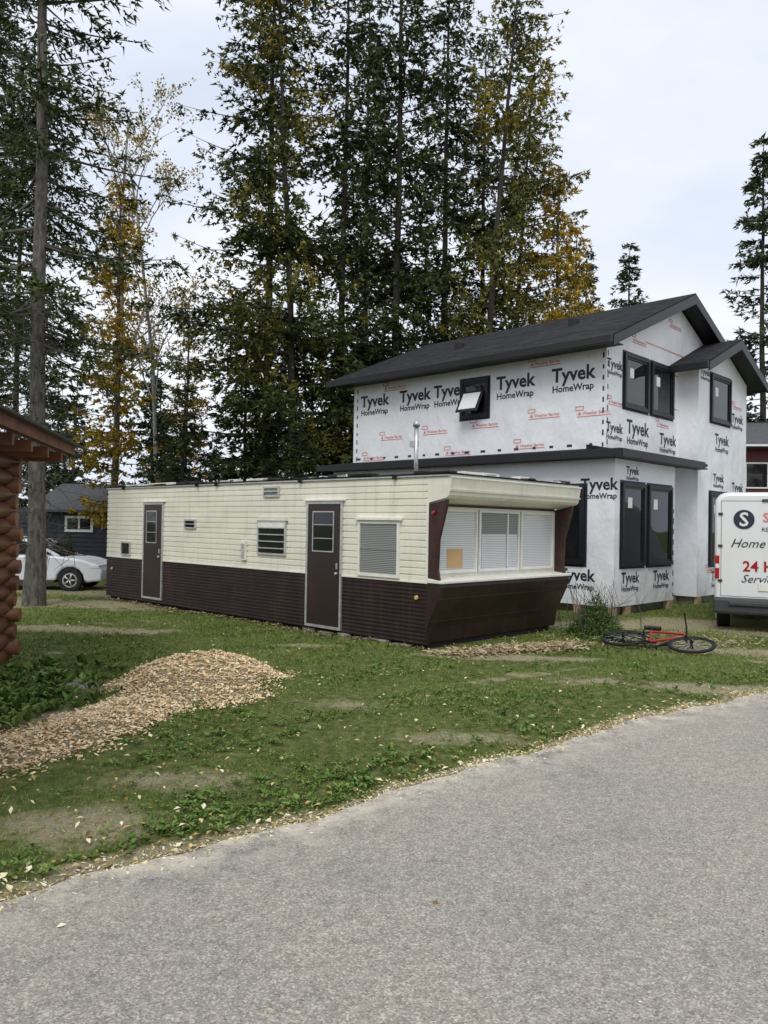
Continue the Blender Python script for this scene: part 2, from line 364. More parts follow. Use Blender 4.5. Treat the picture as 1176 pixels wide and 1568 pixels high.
# ---------------------------------------------------------------- ground & road
ex=np.array([-60,-20,-6,-1.86,-1.54,-1.06,-.42,.09,.88,1.91,3.25,4.55,8,14,60]);ey=np.array([-38,-9,.9,3.89,4.15,4.58,5.12,5.58,6.31,7.26,8.39,9.24,11.1,13.8,32])
def yedge(x): return np.interp(x,ex,ey)+.05*np.sin(x*3.1)+.035*np.sin(x*7.7+1)+.02*np.sin(x*19)
def vn(x,y): return (np.sin(x*1.3+y*.7)+np.sin(-x*.9+y*1.9+2)+np.sin(x*2.7-y*2.3+1)+.6*np.sin(x*6.1+y*5.3)+.6*np.sin(x*5.2-y*7.7+3)+.4*np.sin(x*13+y*11))/4.6
def seg(x,y,a,b_,w):
    ax,ay=a;bx,by=b_;t=np.clip(((x-ax)*(bx-ax)+(y-ay)*(by-ay))/((bx-ax)**2+(by-ay)**2),0,1)
    return np.hypot(x-ax-t*(bx-ax),y-ay-t*(by-ay))/w
PC=(-2.12,9.3)
def chipmask(x,y):
    wv=1+.25*vn(x*2.2,y*2.2)
    m1=1-(np.hypot((x-PC[0])/.95,(y-PC[1])/1.35)/wv)
    m2=.75-seg(x,y,(-2.35,8.4),(-2.5,7.0),.5)*.75/wv
    m3=.6-seg(x,y,(-2.5,7.0),(-3.4,5.7),.5)*.6/wv
    return np.maximum(np.maximum(m1,m2),m3)
def chiph(x,y):
    m1=np.clip(1-(np.hypot((x-PC[0])/.95,(y-PC[1])/1.35)),0,1);m2=np.clip(1-seg(x,y,(-2.35,8.4),(-2.5,7.0),.55),0,1);m3=np.clip(1-seg(x,y,(-2.5,7.0),(-3.4,5.7),.55),0,1)
    return .27*np.sin(m1*1.57)*(1+.35*vn(x*3,y*3))*(m1>0)+.07*np.sin(m2*1.57)+.04*np.sin(m3*1.57)
# (x, y, rx, ry, strength)
patches=[(-1.35,5.7,.6,.3,.62),(-1.9,4.9,.5,.35,.7),(.85,7.0,.7,.25,.6),(4.0,9.4,1.1,.3,.8),(-5.6,13.4,1.8,.4,1),(-9,17.5,5,1.0,1),(1.9,11.35,1.2,.25,1),(-3.35,8.9,.6,.3,.9),(-1.2,12.1,.5,.2,.7),(4.6,15.3,2.2,.6,1),(7,15.5,3,1.3,1),(-3.2,7.5,.3,.4,.8),(-9,21,9,1.4,1),(5.4,12.3,1.2,.4,.7),(-.3,8.2,.6,.3,.45),(2.6,9.6,.8,.35,.5)]
def dirtmask(x,y):
    n=vn(x*1.7+5,y*1.7)+.6*vn(x*5,y*5)+.4*vn(x*11,y*11)
    d=np.zeros_like(x)
    for px,py,rx_,ry_,st in patches: d=np.maximum(d,np.clip(st*(1.15-np.hypot((x-px)/rx_,(y-py)/ry_)*.75)+.28*n*st,0,st))
    e=y-yedge(x); d=np.maximum(d,1.15-e/.2+.6*n); d=np.maximum(d,np.clip((vn(x*.9+4,y*.9)+.3*n-.4)*1.1,0,.7))
    return np.clip(d,0,1)
def axisv(lo,hi,st,far,k=1.25):
    a=list(np.arange(lo,hi+1e-6,st));s_=st
    while a[-1]<far: s_*=k;a.append(a[-1]+s_)
    s_=st
    while a[0]>-far: s_*=k;a.insert(0,a[0]-s_)
    return np.array(a)
gx=axisv(-9,9,.07,600);gy=axisv(2.5,17,.07,600)
X,Y=np.meshgrid(gx,gy,indexing='ij');e=Y-yedge(X)
H=.03*vn(X*.8,Y*.8)+.015*vn(X*3,Y*3)+.02;H*=np.clip(e/.6,0,1)*np.clip((30-np.abs(Y))/10,0,1)
H+=chiph(X,Y)-.012*(e<.05)
def gz(x,y):
    e=y-yedge(x);h=(.03*vn(x*.8,y*.8)+.015*vn(x*3,y*3)+.02)*np.clip(e/.6,0,1);return h+chiph(x,y)
nx,ny=X.shape
def gridmesh(name,V,nx,ny,attr,vals,mat,flip=False,smooth=True):
    i,j=np.meshgrid(np.arange(nx-1),np.arange(ny-1),indexing='ij')
    q=[i*ny+j,(i+1)*ny+j,(i+1)*ny+j+1,i*ny+j+1]
    if flip: q=q[::-1]
    q=np.stack(q,-1).reshape(-1).astype(np.int32);me=bpy.data.meshes.new(name)
    me.vertices.add(len(V));me.vertices.foreach_set("co",V.astype(np.float32).ravel());me.loops.add(len(q));me.loops.foreach_set("vertex_index",q)
    me.polygons.add(len(q)//4);me.polygons.foreach_set("loop_start",np.arange(0,len(q),4,dtype=np.int32));me.polygons.foreach_set("use_smooth",np.full(len(q)//4,smooth))
    a_=me.attributes.new(attr,'FLOAT','POINT');a_.data.foreach_set("value",vals.ravel().astype(np.float32))
    me.update(calc_edges=True);me.materials.append(mat);return link(bpy.data.objects.new(name,me))
gridmesh("ground",np.stack([X,Y,H],-1).reshape(-1,3),nx,ny,"dirt",np.maximum(dirtmask(X,Y),np.clip(chipmask(X,Y)*4,0,1)),M['ground'])
rx=np.concatenate([np.arange(-60,-6,2.),np.arange(-6,10,.05),np.arange(10,60.1,2.)])
off=np.array([0,.1,.25,.45,1.2,2.5,5,8,11]);edv=np.array([1,.9,.45,.12,0,0,0,.2,1])
RX=np.repeat(rx[:,None],len(off),1);RY=yedge(RX)-off[None,:]*1.25
gridmesh("road",np.stack([RX,RY,np.full(RX.shape,.004)],-1).reshape(-1,3),RX.shape[0],RX.shape[1],"edge",np.repeat(edv[None],RX.shape[0],0),M['asphalt'],flip=True,smooth=False)
th=math.radians(43.95);ca,sa=math.cos(-th),math.sin(-th)
A0=np.array([.667,11.851])
def tlc(x,y):
    dx,dy=x-A0[0],y-A0[1];return dx*ca+dy*sa,-dx*sa+dy*ca
def intrailer(x,y):
    lx,ly=tlc(x,y);return (lx>-10.2)&(lx<.05)&(ly>.02)&(ly<3.6)
def polar(n,d0,d1,p=.5,amax=38):
    r=d0*(d1/d0)**(rng.random(n)**p);an=np.radians(rng.uniform(-amax,amax,n));return r*np.sin(an),r*np.cos(an)
mb=MB()
x,y=polar(400000,3.6,27,.85);e=y-yedge(x)
dm=dirtmask(x,y);keep=(e>.0)&(rng.random(len(x))>np.clip(dm*1.15-.1,0,.95))&(chipmask(x,y)<.02+.1*rng.random(len(x)))&(~intrailer(x,y))&(rng.random(len(x))<.5+.75*(vn(x*2.1+1,y*2.1)+.25))
x,y,dm=x[keep],y[keep],dm[keep];n=len(x);d=np.hypot(x,y)
P=np.stack([x,y,gz(x,y)-.005],-1);D=unit(np.stack([rng.normal(0,.6,n),rng.normal(0,.6,n),np.ones(n)],-1))
hh=rng.uniform(.012,.045,n)*(1+.6*vn(x*1.1,y*1.1))*(1-.4*dm)*np.clip(d/9,.9,1.6);ww=rng.uniform(.004,.008,n)*np.clip(d/5,.9,4)
mb.add(slivers(P,D,hh,ww,rng),3,0,np.clip(rng.normal(.48,.18,n)+.35*dm+.28*vn(x*.9,y*.9+2)+.12*vn(x*4,y*4),0,1))
link(bpy.data.objects.new("grass",mb.mesh("grass",[M['grassb']])))
def leafquads(P,D,L,W,fold=.2):
    up=np.array([0,0,1.]);side=unit(np.cross(D,up)+rng.normal(0,.15,D.shape));L=L[:,None];W=W[:,None]
    nrm=unit(np.cross(side,D))
    return np.stack([P,P+D*L*.5+side*W*.5+nrm*W*.15,P+D*L-up*L*.12,P+D*L*.5-side*W*.5+nrm*W*.15],1).reshape(-1,3)
def rosettes(mb,x,y,nl,l0,l1,w,rise,mi=0):
    n=len(x);X=np.repeat(x,nl);Yy=np.repeat(y,nl);sc=np.repeat(rng.uniform(.6,1.3,n),nl)
    az=rng.uniform(0,6.28,n*nl);r_=rng.uniform(rise*.3,rise,n*nl)
    D=unit(np.stack([np.cos(az),np.sin(az),r_],-1));P=np.stack([X,Yy,gz(X,Yy)+.005],-1)+np.stack([rng.normal(0,.012,n*nl),rng.normal(0,.012,n*nl),rng.uniform(0,.025,n*nl)],-1)
    L=rng.uniform(l0,l1,n*nl)*sc;mb.add(leafquads(P,D,L,L*w),4,mi,np.clip(rng.normal(.5,.2,n*nl)+np.repeat(rng.normal(0,.12,n),nl),0,1))
mb=MB()
x,y=polar(17000,3.6,14,.9);pf=vn(x*1.4+3,y*1.4);k=((y-yedge(x))>.08)&(chipmask(x,y)<0)&(dirtmask(x,y)<.35*rng.random(len(x))+.15)&(pf>-.15+.45*rng.random(len(x)))&(~intrailer(x,y))
rosettes(mb,x[k],y[k],6,.02,.055,.45,.9)
x,y=polar(9000,3.6,12,.9);e=y-yedge(x);k=(e>.12)&(e<.9)&(chipmask(x,y)<0)&(rng.random(len(x))>.55)&(vn(x*2.3,y*2.3+5)>-.05)
rosettes(mb,x[k],y[k],6,.03,.065,.5,.8)
link(bpy.data.objects.new("clover_and_weeds",mb.mesh("clover_and_weeds",[M['weed']])))
mb=MB();n=1300;x=rng.normal(-4.15,.42,n);y=rng.normal(7.9,.75,n);k=(chipmask(x,y)<-.05)
rosettes(mb,x[k],y[k],7,.07,.15,.5,1.6)
link(bpy.data.objects.new("broadleaf_weeds",mb.mesh("broadleaf_weeds",[M['weed']])))
mb=MB()
n=72000;x=rng.uniform(-4.4,-.8,n);y=rng.uniform(4.6,11,n);cm=chipmask(x,y);k=cm>rng.normal(.0,.08,n)-.02;k&=(y-yedge(x))>.03;x,y=x[k],y[k]
def chips(x,y,l0,l1,lift=.02,w0=.25,w1=.6):
    n=len(x);P=np.stack([x,y,gz(x,y)+rng.uniform(.002,lift,n)],-1);az=rng.uniform(0,6.28,n);D=unit(np.stack([np.cos(az),np.sin(az),rng.normal(0,.3,n)],-1))
    sd=unit(np.cross(D,np.array([0,0,1.])+rng.normal(0,.35,(n,3))));L=rng.uniform(l0,l1,n)[:,None];W=L*rng.uniform(w0,w1,n)[:,None]
    return np.stack([P-D*L/2-sd*W/2,P+D*L/2-sd*W/2,P+D*L/2+sd*W/2,P-D*L/2+sd*W/2],1).reshape(-1,3)
mb.add(chips(x,y,.012,.042,.03),4,0,rng.random(len(x)))
link(bpy.data.objects.new("wood_chip_pile",mb.mesh("wood_chip_pile",[M['chip']])))
mb=MB()
n=7500;x=rng.uniform(-6,8,n);o_=np.abs(rng.normal(0,.11,n))*rng.choice([-1,1],n,p=[.3,.7]);y=yedge(x)+o_
mb.add(chips(x,y,.008,.028,.008),4,0,np.clip(rng.normal(.75,.2,n),0,1))
def leaves(x,y,l0,l1,lift):
    n=len(x);P=np.stack([x,y,gz(x,y)+rng.uniform(.006,lift,n)],-1);az=rng.uniform(0,6.28,n);D=unit(np.stack([np.cos(az),np.sin(az),rng.normal(0,.35,n)],-1));L=rng.uniform(l0,l1,n)
    return leafquads(P,D,L,L*rng.uniform(.4,.75,n))
x,y=polar(2400,3.8,16,.9);k=(y-yedge(x))>0;x,y=x[k],y[k];mb.add(leaves(x,y,.02,.06,.05),4,0,rng.random(len(x))**1.2)
x=rng.uniform(-3,7,300);y=yedge(x)+np.abs(rng.normal(0,.2,300))+.02;mb.add(leaves(x,y,.03,.07,.03),4,0,rng.random(300))
x,y=polar(150,3,9,1);k=(y-yedge(x))<0;x,y=x[k],y[k];mb.add(leaves(x,y,.008,.022,.008),4,0,rng.random(len(x)))
mb.add(leaves(np.array([.3,-1.45,.1]),np.array([4.0,3.7,6.2]),.045,.055,.012),4,0,[.1,.9,.6])
link(bpy.data.objects.new("fallen_leaves",mb.mesh("fallen_leaves",[M['litter']])))
mb=MB()
n=4200;t_=rng.random(n);x=.9+t_*2.2+rng.normal(0,.14,n);y=11.5+t_*1.15+rng.normal(0,.16,n)-.15
mb.add(chips(x,y,.02,.11,.07,.08,.3),4,0,np.clip(rng.normal(.55,.2,n),0,1))
n=1500;x=rng.normal(4.6,1.0,n);y=rng.normal(13.2,.35,n);mb.add(chips(x,y,.02,.09,.04,.08,.3),4,0,np.clip(rng.normal(.4,.2,n),0,1))
n=1300;lx=-rng.random(n)*10;ly=-np.abs(rng.normal(0,.09,n))
wx=A0[0]+lx*math.cos(-th)-ly*math.sin(-th);wy=A0[1]+lx*math.sin(-th)+ly*math.cos(-th)
mb.add(chips(wx,wy,.02,.1,.05,.1,.4),4,0,np.clip(rng.normal(.2,.2,n),0,1));link(bpy.data.objects.new("dry_straw",mb.mesh("dry_straw",[M['straw']])))

# ---------------------------------------------------------------- trailer
T=empty("mobile_home",(A0[0],A0[1],0),(0,0,-th));LEN=10.2;W=3.6
def corr(z0,z1,per,dep,shape):
    pts=[];z=z0
    while z<z1-1e-4:
        zt=min(z+per,z1)
        if shape=='lap': pts+= [(0,z),(0,z+per*.72),(dep,z+per*.78),(dep,zt-.004)]
        else: pts+= [(0,z),(0,z+per*.3),(dep,z+per*.5),(dep,z+per*.8)]
        z+=per
    pts=[(a,min(b_,z1)) for a,b_ in pts];pts+= [(0,z1),(.06,z1),(.06,z0)];return pts
prism("lower_siding",T,M['brown'],corr(.1,1.03,.062,.014,'c'),'x',-LEN,0)
prism("upper_siding",T,M['cream'],corr(1.05,2.64,.106,.016,'lap'),'x',-LEN,0)
fbox("belt_trim",T,M['creamtrim'],'S',0,-LEN,0.01,1.025,1.05,-.02,.012)
box("body",T,M['brown'],-LEN+.01,-.02,.065,W-.01,.12,2.6)
box("roof_skin",T,M['alu'],-LEN-.03,.42,-.03,W+.1,2.645,2.67)
box("roof_edge",T,M['dark'],-LEN-.05,.44,-.045,W+.12,2.672,2.697,.006)
for i in range(40):
    xx=-LEN+rng.random()*(LEN+.3);l=rng.uniform(.1,.6);box("roof_sealant_%d"%i,T,M['black'] if i%3 else M['creamtrim'],xx,xx+l,-.06,.1,2.69,2.70+rng.uniform(.01,.04),.006)
for i in range(9):
    yy=rng.uniform(.1,3.2);box("roof_front_sealant_%d"%i,T,M['black'] if i%2 else M['creamtrim'],.3,.455,yy,yy+rng.uniform(.1,.45),2.69,2.70+rng.uniform(.01,.035),.006)
for i,(xx,yy) in enumerate(((-5.8,1.2),(-8.3,1.6),(-2.4,1.9))):
    box("roof_vent_%d"%i,T,M['alu'],xx,xx+.35,yy,yy+.35,2.69,2.74,.02)
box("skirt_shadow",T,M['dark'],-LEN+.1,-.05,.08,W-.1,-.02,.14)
def door(c0,c1,z0,z1,w0,w1,wz0,wz1,nm):
    frame(nm+"_frame",T,M['alu'],'S',0,c0,c1,z0,z1,.045,-.01,.03)
    fbox(nm+"_leaf",T,M['brownd'],'S',0,c0+.045,c1-.045,z0+.045,z1-.045,-.01,.02,.004)
    frame(nm+"_window_frame",T,M['alu'],'S',0,w0,w1,wz0,wz1,.02,.02,.035)
    fbox(nm+"_window_glass",T,M['glass'],'S',0,w0+.02,w1-.02,wz0+.02,wz1-.02,.015,.025)
    for i in range(1,3):
        z=wz0+(wz1-wz0)*i/3; fbox(nm+"_louver_%d"%i,T,M['alu'],'S',0,w0+.02,w1-.02,z-.006,z+.006,.025,.032)
    cyl(nm+"_knob",T,M['alu'],(c1-.1,-.02,z0+.95),(c1-.1,-.08,z0+.95),.022)
    box(nm+"_handle",T,M['alu'],c1-.115,c1-.085,-.055,-.02,z0+1.02,z0+1.12,.005)
    box(nm+"_drip_cap",T,M['creamtrim'],c0-.05,c1+.05,-.06,0,z1+.005,z1+.03,.004)
door(-8.45,-7.6,.17,2.31,-8.3,-7.85,1.41,2.13,"rear_door")
door(-2.79,-1.87,.12,2.29,-2.62,-2.07,1.42,2.12,"front_door")
def win(c0,c1,z0,z1,nm,bl='blindd',rails=0,awn=False):
    frame(nm+"_frame",T,M['creamtrim'] if awn else M['alu'],'S',0,c0,c1,z0,z1,.05 if awn else .035,-.01,.035)
    fbox(nm+"_glass",T,M[bl],'S',0,c0+.03,c1-.03,z0+.03,z1-.03,-.01,.012)
    for i in range(1,rails+1):
        z=z0+(z1-z0)*i/(rails+1); fbox(nm+"_rail_%d"%i,T,M['alu'],'S',0,c0+.03,c1-.03,z-.009,z+.009,.012,.045)
    if awn: fbox(nm+"_cap",T,M['creamtrim'],'S',0,c0-.04,c1+.04,z1+.003,z1+.05,0,.07,.006)
win(-6.74,-6.31,1.75,1.95,"bath_window",'glass',1)
win(-9.45,-9.02,1.09,1.41,"vent_window",'glass',0)
win(-4.05,-3.58,2.38,2.58,"clerestory",'blindd',1)
win(-4.2,-3.36,1.31,1.94,"kitchen_window",'glass',4)
fbox("kitchen_window_cap",T,M['creamtrim'],'S',0,-4.24,-3.32,1.945,1.985,0,.05)
fbox("kitchen_window_head",T,M['creamtrim'],'S',0,-4.17,-3.39,1.8,1.905,.015,.04)
win(-1.49,-.56,1.07,1.97,"bedroom_window",'blindd',0,True)
fbox("bedroom_window_rail",T,M['blindd'],'S',0,-1.44,-.61,1.5,1.53,.013,.02)
fbox("meter_box",T,M['creamtrim'],'S',0,-4.68,-4.55,1.18,1.55,0,.05,.005)
fbox("meter_panel",T,M['alu'],'S',0,-4.665,-4.565,1.22,1.5,.05,.06)
for k,(xx,zz_) in enumerate(((-.2,.8),(-9.9,.75))):
    cyl("marker_lamp_%d"%k,T,M['amber'],(xx,0,zz_),(xx,-.03,zz_),.04,.028)
for k,xx in enumerate((-9.4,-6.3,-5.6,-3.0,-.7)): box("eave_clip_%d"%k,T,M['dark'],xx,xx+.05,-.07,-.01,2.62,2.68)
prism("visor",T,M['cream'],[(-.02,2.64),(.45,2.64),(.4,2.36),(.36,2.32),(-.02,2.24)],'y',-.001,W+.12,.008)
prism("visor_rib",T,M['creamtrim'],[(.41,2.42),(.432,2.42),(.44,2.45),(.425,2.45)],'y',-.004,W+.123)
box("visor_edge_trim",T,M['creamtrim'],.38,.462,-.006,W+.125,2.62,2.644)
fin=[(-.02,1.06),(.24,1.06),(.2,1.25),(.22,1.7),(.36,2.2),(.37,2.3),(-.02,2.22)]
prism("cheek_fin_near",T,M['brownc'],fin,'y',.001,.05,.006)
prism("cheek_fin_far",T,M['brownc'],fin,'y',W-.05,W,.006)
cyl("marker_lamp_high",T,M['redlens'],(.12,0,2.1),(.12,-.04,2.1),.035,.025)
box("front_wall",T,M['brownc'],-.1,-.01,.05,W-.05,1.06,2.23)
box("window_surround",T,M['creamtrim'],-.01,.02,.06,W-.06,1.1,2.2)
for nm,y0,y1,bl in (("left",.14,1.17,'blind'),("centre",1.22,2.36,'blindd'),("right",2.41,3.44,'blind')):
    fbox("front_pane_"+nm,T,M[bl],'F',0,y0,y1,1.17,2.17,.02,.035)
    frame("front_pane_frame_"+nm,T,M['creamtrim'] if nm!='centre' else M['white'],'F',0,y0,y1,1.17,2.17,.04,.02,.06)
fbox("pane_curtain",T,M['blind'],'F',0,1.3,1.98,1.21,1.78,.036,.04)
fbox("pane_curtain_b",T,M['blind'],'F',0,2.05,2.31,1.21,1.78,.036,.04)
fbox("pane_mullion",T,M['white'],'F',0,2.0,2.03,1.22,2.12,.036,.055)
fbox("cardboard_patch",T,M['cardboard'],'F',0,.42,.8,1.25,1.55,.036,.042)
prow=[(-.02,1.03),(.26,1.03),(.27,.98),(.25,.9),(.2,.76),(.1,.55),(.02,.35),(-.02,.12),(-.05,.1),(-.05,.3)]
prism("front_prow",T,M['brown'],prow,'y',.002,W+.05,.006)
prism("front_ledge",T,M['creamtrim'],[(-.01,1.035),(.3,1.035),(.3,1.075),(-.01,1.11)],'y',-.01,W+.08,.008)
for k,zz_ in enumerate((.8,.45)):
    xx=np.interp(zz_,[.35,.55,.76,.9],[.02,.1,.2,.25]);box("prow_rib_%d"%k,T,M['brown'],xx-.03,xx+.01,.01,W+.04,zz_-.005,zz_+.005,.003)
box("corner_trim",T,M['creamtrim'],-.02,.02,-.014,-.002,1.06,2.25)
for k in range(6): box("foundation_block_%d"%k,T,M['concrete'],-.6+k*-.45-rng.random()*.1,-.35+k*-.45,-.06+.02*k,.12,-.02,.06+.02*(k%2),.01)
cyl("electrical_mast",T,M['alu'],(-3.2,3.3,2.6),(-3.2,3.3,4.0),.045)
cyl("mast_cap",T,M['alu'],(-3.2,3.3,3.98),(-3.2,3.3,4.1),.08,.05)
box("mast_bracket",T,M['alu'],-3.34,-3.18,3.24,3.36,3.55,3.68)

# ---------------------------------------------------------------- house
Hs=empty("two_storey_house",(4.928,17.5,0),(0,0,-th));HL=8.15;HW=7.5
box("upper_walls",Hs,M['wrap'],-HL,0,0,HW,3.45,6.1)
box("lower_walls",Hs,M['wrap'],-HL+.01,-.01,.01,HW-.01,.25,3.44)
box("lower_bumpout",Hs,M['wrap'],-HL-.3,.5,-.5,2.5,.22,3.42)
box("wing_walls",Hs,M['wrap'],-.5,.55,3.75,7.1,.22,6.05)
prism("gable_wall",Hs,M['wrap'],[(0.005,6.1),(HW-.005,6.1),(3.75,7.7)],'x',-HL+.005,-.005)
prism("wing_gable",Hs,M['wrap'],[(3.755,6.05),(7.095,6.05),(5.42,6.8)],'x',-.5,.545)
prism("foundation",Hs,M['concrete'],[(-HL,-.3),(.3,-.3),(.3,2.4),(0,2.4),(0,3.9),(.4,3.9),(.4,7),(-HL,7)],'z',-.05,.2)
for k,(xx,yy) in enumerate(((.4,-.45),(.4,.2),(.42,2.3),(.47,3.9),(.47,5.4),(.47,6.9),(-.4,-.5),(-1.2,-.5))):
    box("sill_block_%d"%k,Hs,M['wood'],xx,xx+.09,yy-.1,yy+.12,-.02,.215)
ss=.428
def slabs(nm,x0,x1,yc,half,zp,th_=.16):
    for sg in (-1,1):
        e0=yc+sg*half;q_="_left" if sg<0 else "_right"
        prism(nm+q_,Hs,M['shingle'],[(yc,zp),(e0,zp-ss*half),(e0,zp-ss*half-.03),(yc,zp-.03)],'x',x0,x1)
        prism(nm+"_deck"+q_,Hs,M['soffit'],[(yc,zp-.032),(e0-sg*.02,zp-ss*(half-.02)-.032),(e0-sg*.02,zp-ss*half-th_),(yc,zp-th_-.03)],'x',x0+.02,x1-.02)
        prism(nm+"_barge"+q_,Hs,M['black'],[(yc,zp-.034),(e0,zp-ss*half-.034),(e0,zp-ss*half-.25),(yc,zp-.28)],'x',x1-.018,x1+.015)
        box(nm+"_gutter"+q_,Hs,M['black'],x0,x1,min(e0,e0+sg*.1),max(e0,e0+sg*.1),zp-ss*half-.2,zp-ss*half-.02,.015)
slabs("main_roof",-HL-.55,.45,3.75,4.3,7.95)
slabs("wing_roof",-2.5,1.0,5.42,2.15,7.0)
for i,(xx,yy) in enumerate(((-2.2,2.0),(-5.6,1.5))): box("roof_vent_%d"%i,Hs,M['black'],xx,xx+.22,yy,yy+.22,7.95-ss*(3.75-yy)-.05,7.95-ss*(3.75-yy)+.2,.02)
box("soffit_left",Hs,M['soffit'],-HL-.5,.4,-.5,0,5.96,5.98)
prism("skirt_roof_side",Hs,M['shingle'],[(0,3.72),(-.85,3.56),(-.85,3.5),(0,3.5)],'x',-HL-.6,.0)
prism("skirt_roof_front",Hs,M['shingle'],[(0,3.72),(.8,3.56),(.8,3.5),(0,3.5)],'y',-.85,3.74)
box("skirt_fascia_side",Hs,M['black'],-HL-.62,.83,-.9,-.85,3.42,3.6,.01)
box("skirt_fascia_front",Hs,M['black'],.8,.85,-.85,3.5,3.42,3.6,.01)
box("skirt_soffit_side",Hs,M['soffit'],-HL-.6,.8,-.85,-.5,3.43,3.46)
box("skirt_soffit_front",Hs,M['soffit'],.5,.8,-.5,3.74,3.43,3.46)
def hwin(face,plane,c0,c1,z0,z1,nm):
    frame(nm+"_flashing",Hs,M['ink'],face,plane,c0-.05,c1+.05,z0-.05,z1+.05,.06,-.01,.008)
    frame(nm+"_outer",Hs,M['black'],face,plane,c0,c1,z0,z1,.08,-.02,.06)
    frame(nm+"_sash",Hs,M['black'],face,plane,c0+.08,c1-.08,z0+.08,z1-.08,.05,-.02,.035)
    fbox(nm+"_glass",Hs,M['glass'],face,plane,c0+.12,c1-.12,z0+.12,z1-.12,-.02,.012)
    fbox(nm+"_sticker",Hs,M['white'],face,plane,c0+.3,c0+.5,z1-.55,z1-.32,.013,.016)
hwin('F',0,.8,2.05,4.72,6.0,"bedroom_window_a");hwin('F',0,2.2,3.45,4.72,6.0,"bedroom_window_b")
hwin('F',.55,4.5,5.85,4.75,6.0,"wing_window_upper");hwin('F',.55,4.5,5.85,1.0,2.9,"wing_window_lower")
hwin('F',.5,-.22,.88,1.08,2.92,"living_window_a");hwin('F',.5,1.05,2.3,1.08,2.92,"living_window_b")
hwin('S',-.5,-1.35,-.2,1.1,2.85,"side_window")
hwin('S',0,-4.12,-3.24,4.68,5.68,"bath_window")
sash=box("awning_sash",Hs,M['black'],-4.02,-3.34,-.03,.0,-.62,0,.005);sash.location=(0,-.06,5.35);sash.rotation_euler=(math.radians(-28),0,0)
sg=box("awning_glass",Hs,M['white'],-3.95,-3.41,-.038,-.03,-.55,-.06);sg.location=(0,-.06,5.35);sg.rotation_euler=(math.radians(-28),0,0)  # pane coloured white to paint in the bright sky its glass shows
k=0
def wraplogo(face,plane,c,z,s=1):
    global k;k+=1
    text("wrap_print_%d"%k,Hs,"Tyvek",M['ink'],face,plane,c,z,.48*s,bold=.013*s)
    text("wrap_subprint_%d"%k,Hs,"HomeWrap",M['ink'],face,plane,c,z-.26*s,.235*s,bold=.006*s)
def redlogo(face,plane,c,z,s=1):
    global k;k+=1
    text("wrap_redprint_%d"%k,Hs,"▲ Weather Barrier",M['inkred'],face,plane,c,z,.12*s,bold=.002)
    frame("wrap_redbox_%d"%k,Hs,M['inkred'],face,plane,c-.55*s,c-.3*s,z+.12*s,z+.24*s,.02,.001,.004)
    fbox("wrap_redbar_%d"%k,Hs,M['inkred'],face,plane,c-.5*s,c+.5*s,z-.06*s,z-.035*s,.001,.004)
for c in (-7.3,-5.75,-4.5,-2.45,-.85): wraplogo('S',0,c,5.33,.95)
for c,z in ((-6.6,4.35),(-5.0,4.4),(-3.35,4.45),(-1.6,4.55),(-.3,4.5),(-7.3,3.8),(-4.2,3.8),(-2.0,3.85),(-6.5,5.75),(-1.6,5.8)): redlogo('S',0,c,z,.85)
wraplogo('F',0,1.55,4.15,.95);wraplogo('F',.0,3.2,4.05,.8);wraplogo('F',0,.38,5.55,.6);wraplogo('F',0,.4,4.1,.65)
wraplogo('F',.55,5.3,4.2,.8);wraplogo('F',.55,6.4,4.9,.7);wraplogo('F',.55,6.5,1.6,.8);wraplogo('F',.55,5.1,.6,.7);wraplogo('F',.55,6.45,3.0,.7);wraplogo('F',.55,5.1,3.2,.6);wraplogo('F',.55,4.15,5.9,.5)
wraplogo('F',.5,.25,.72,.7);wraplogo('F',.5,1.8,.72,.7);wraplogo('F',.5,.3,3.12,.5)
wraplogo('S',-.5,.12,2.75,.75);wraplogo('S',-.5,-.4,.75,.75)
for c,z in ((1.6,6.35),(2.9,4.5),(.45,4.75),(3.6,7.1)): redlogo('F',0,c,z,.7)
for c,z in ((4.7,.85),(6.4,5.3),(6.4,2.2)): redlogo('F',.55,c,z,.7)
for nm,face,pl,c,z0 in (("seam_a",'F',0,.07,3.8),("seam_b",'S',0,-.07,3.75),("seam_c",'S',0,-8.0,3.75),("seam_d",'F',.5,2.45,.3)):
    for q_ in range(9): fbox(nm+"_staple_%d"%q_,Hs,M['ink'],face,pl,c-.02,c+.02,z0+q_*.25,z0+q_*.25+.09+.05*rng.random(),.001,.004)
for q_ in range(16): fbox("staple_row_%d"%q_,Hs,M['ink'],'S',0,-8+q_*.5+rng.random()*.1,-7.95+q_*.5+rng.random()*.03+.1,3.78,3.84,.001,.004)
for zz_ in (5.85,4.98): fbox("seam_strip_%g"%zz_,Hs,M['seam'],'F',0,3.5,3.74,zz_,zz_+.03,.001,.003)
fbox("seam_strip_gable",Hs,M['seam'],'F',0,1.9,5.3,6.42,6.45,.001,.003)

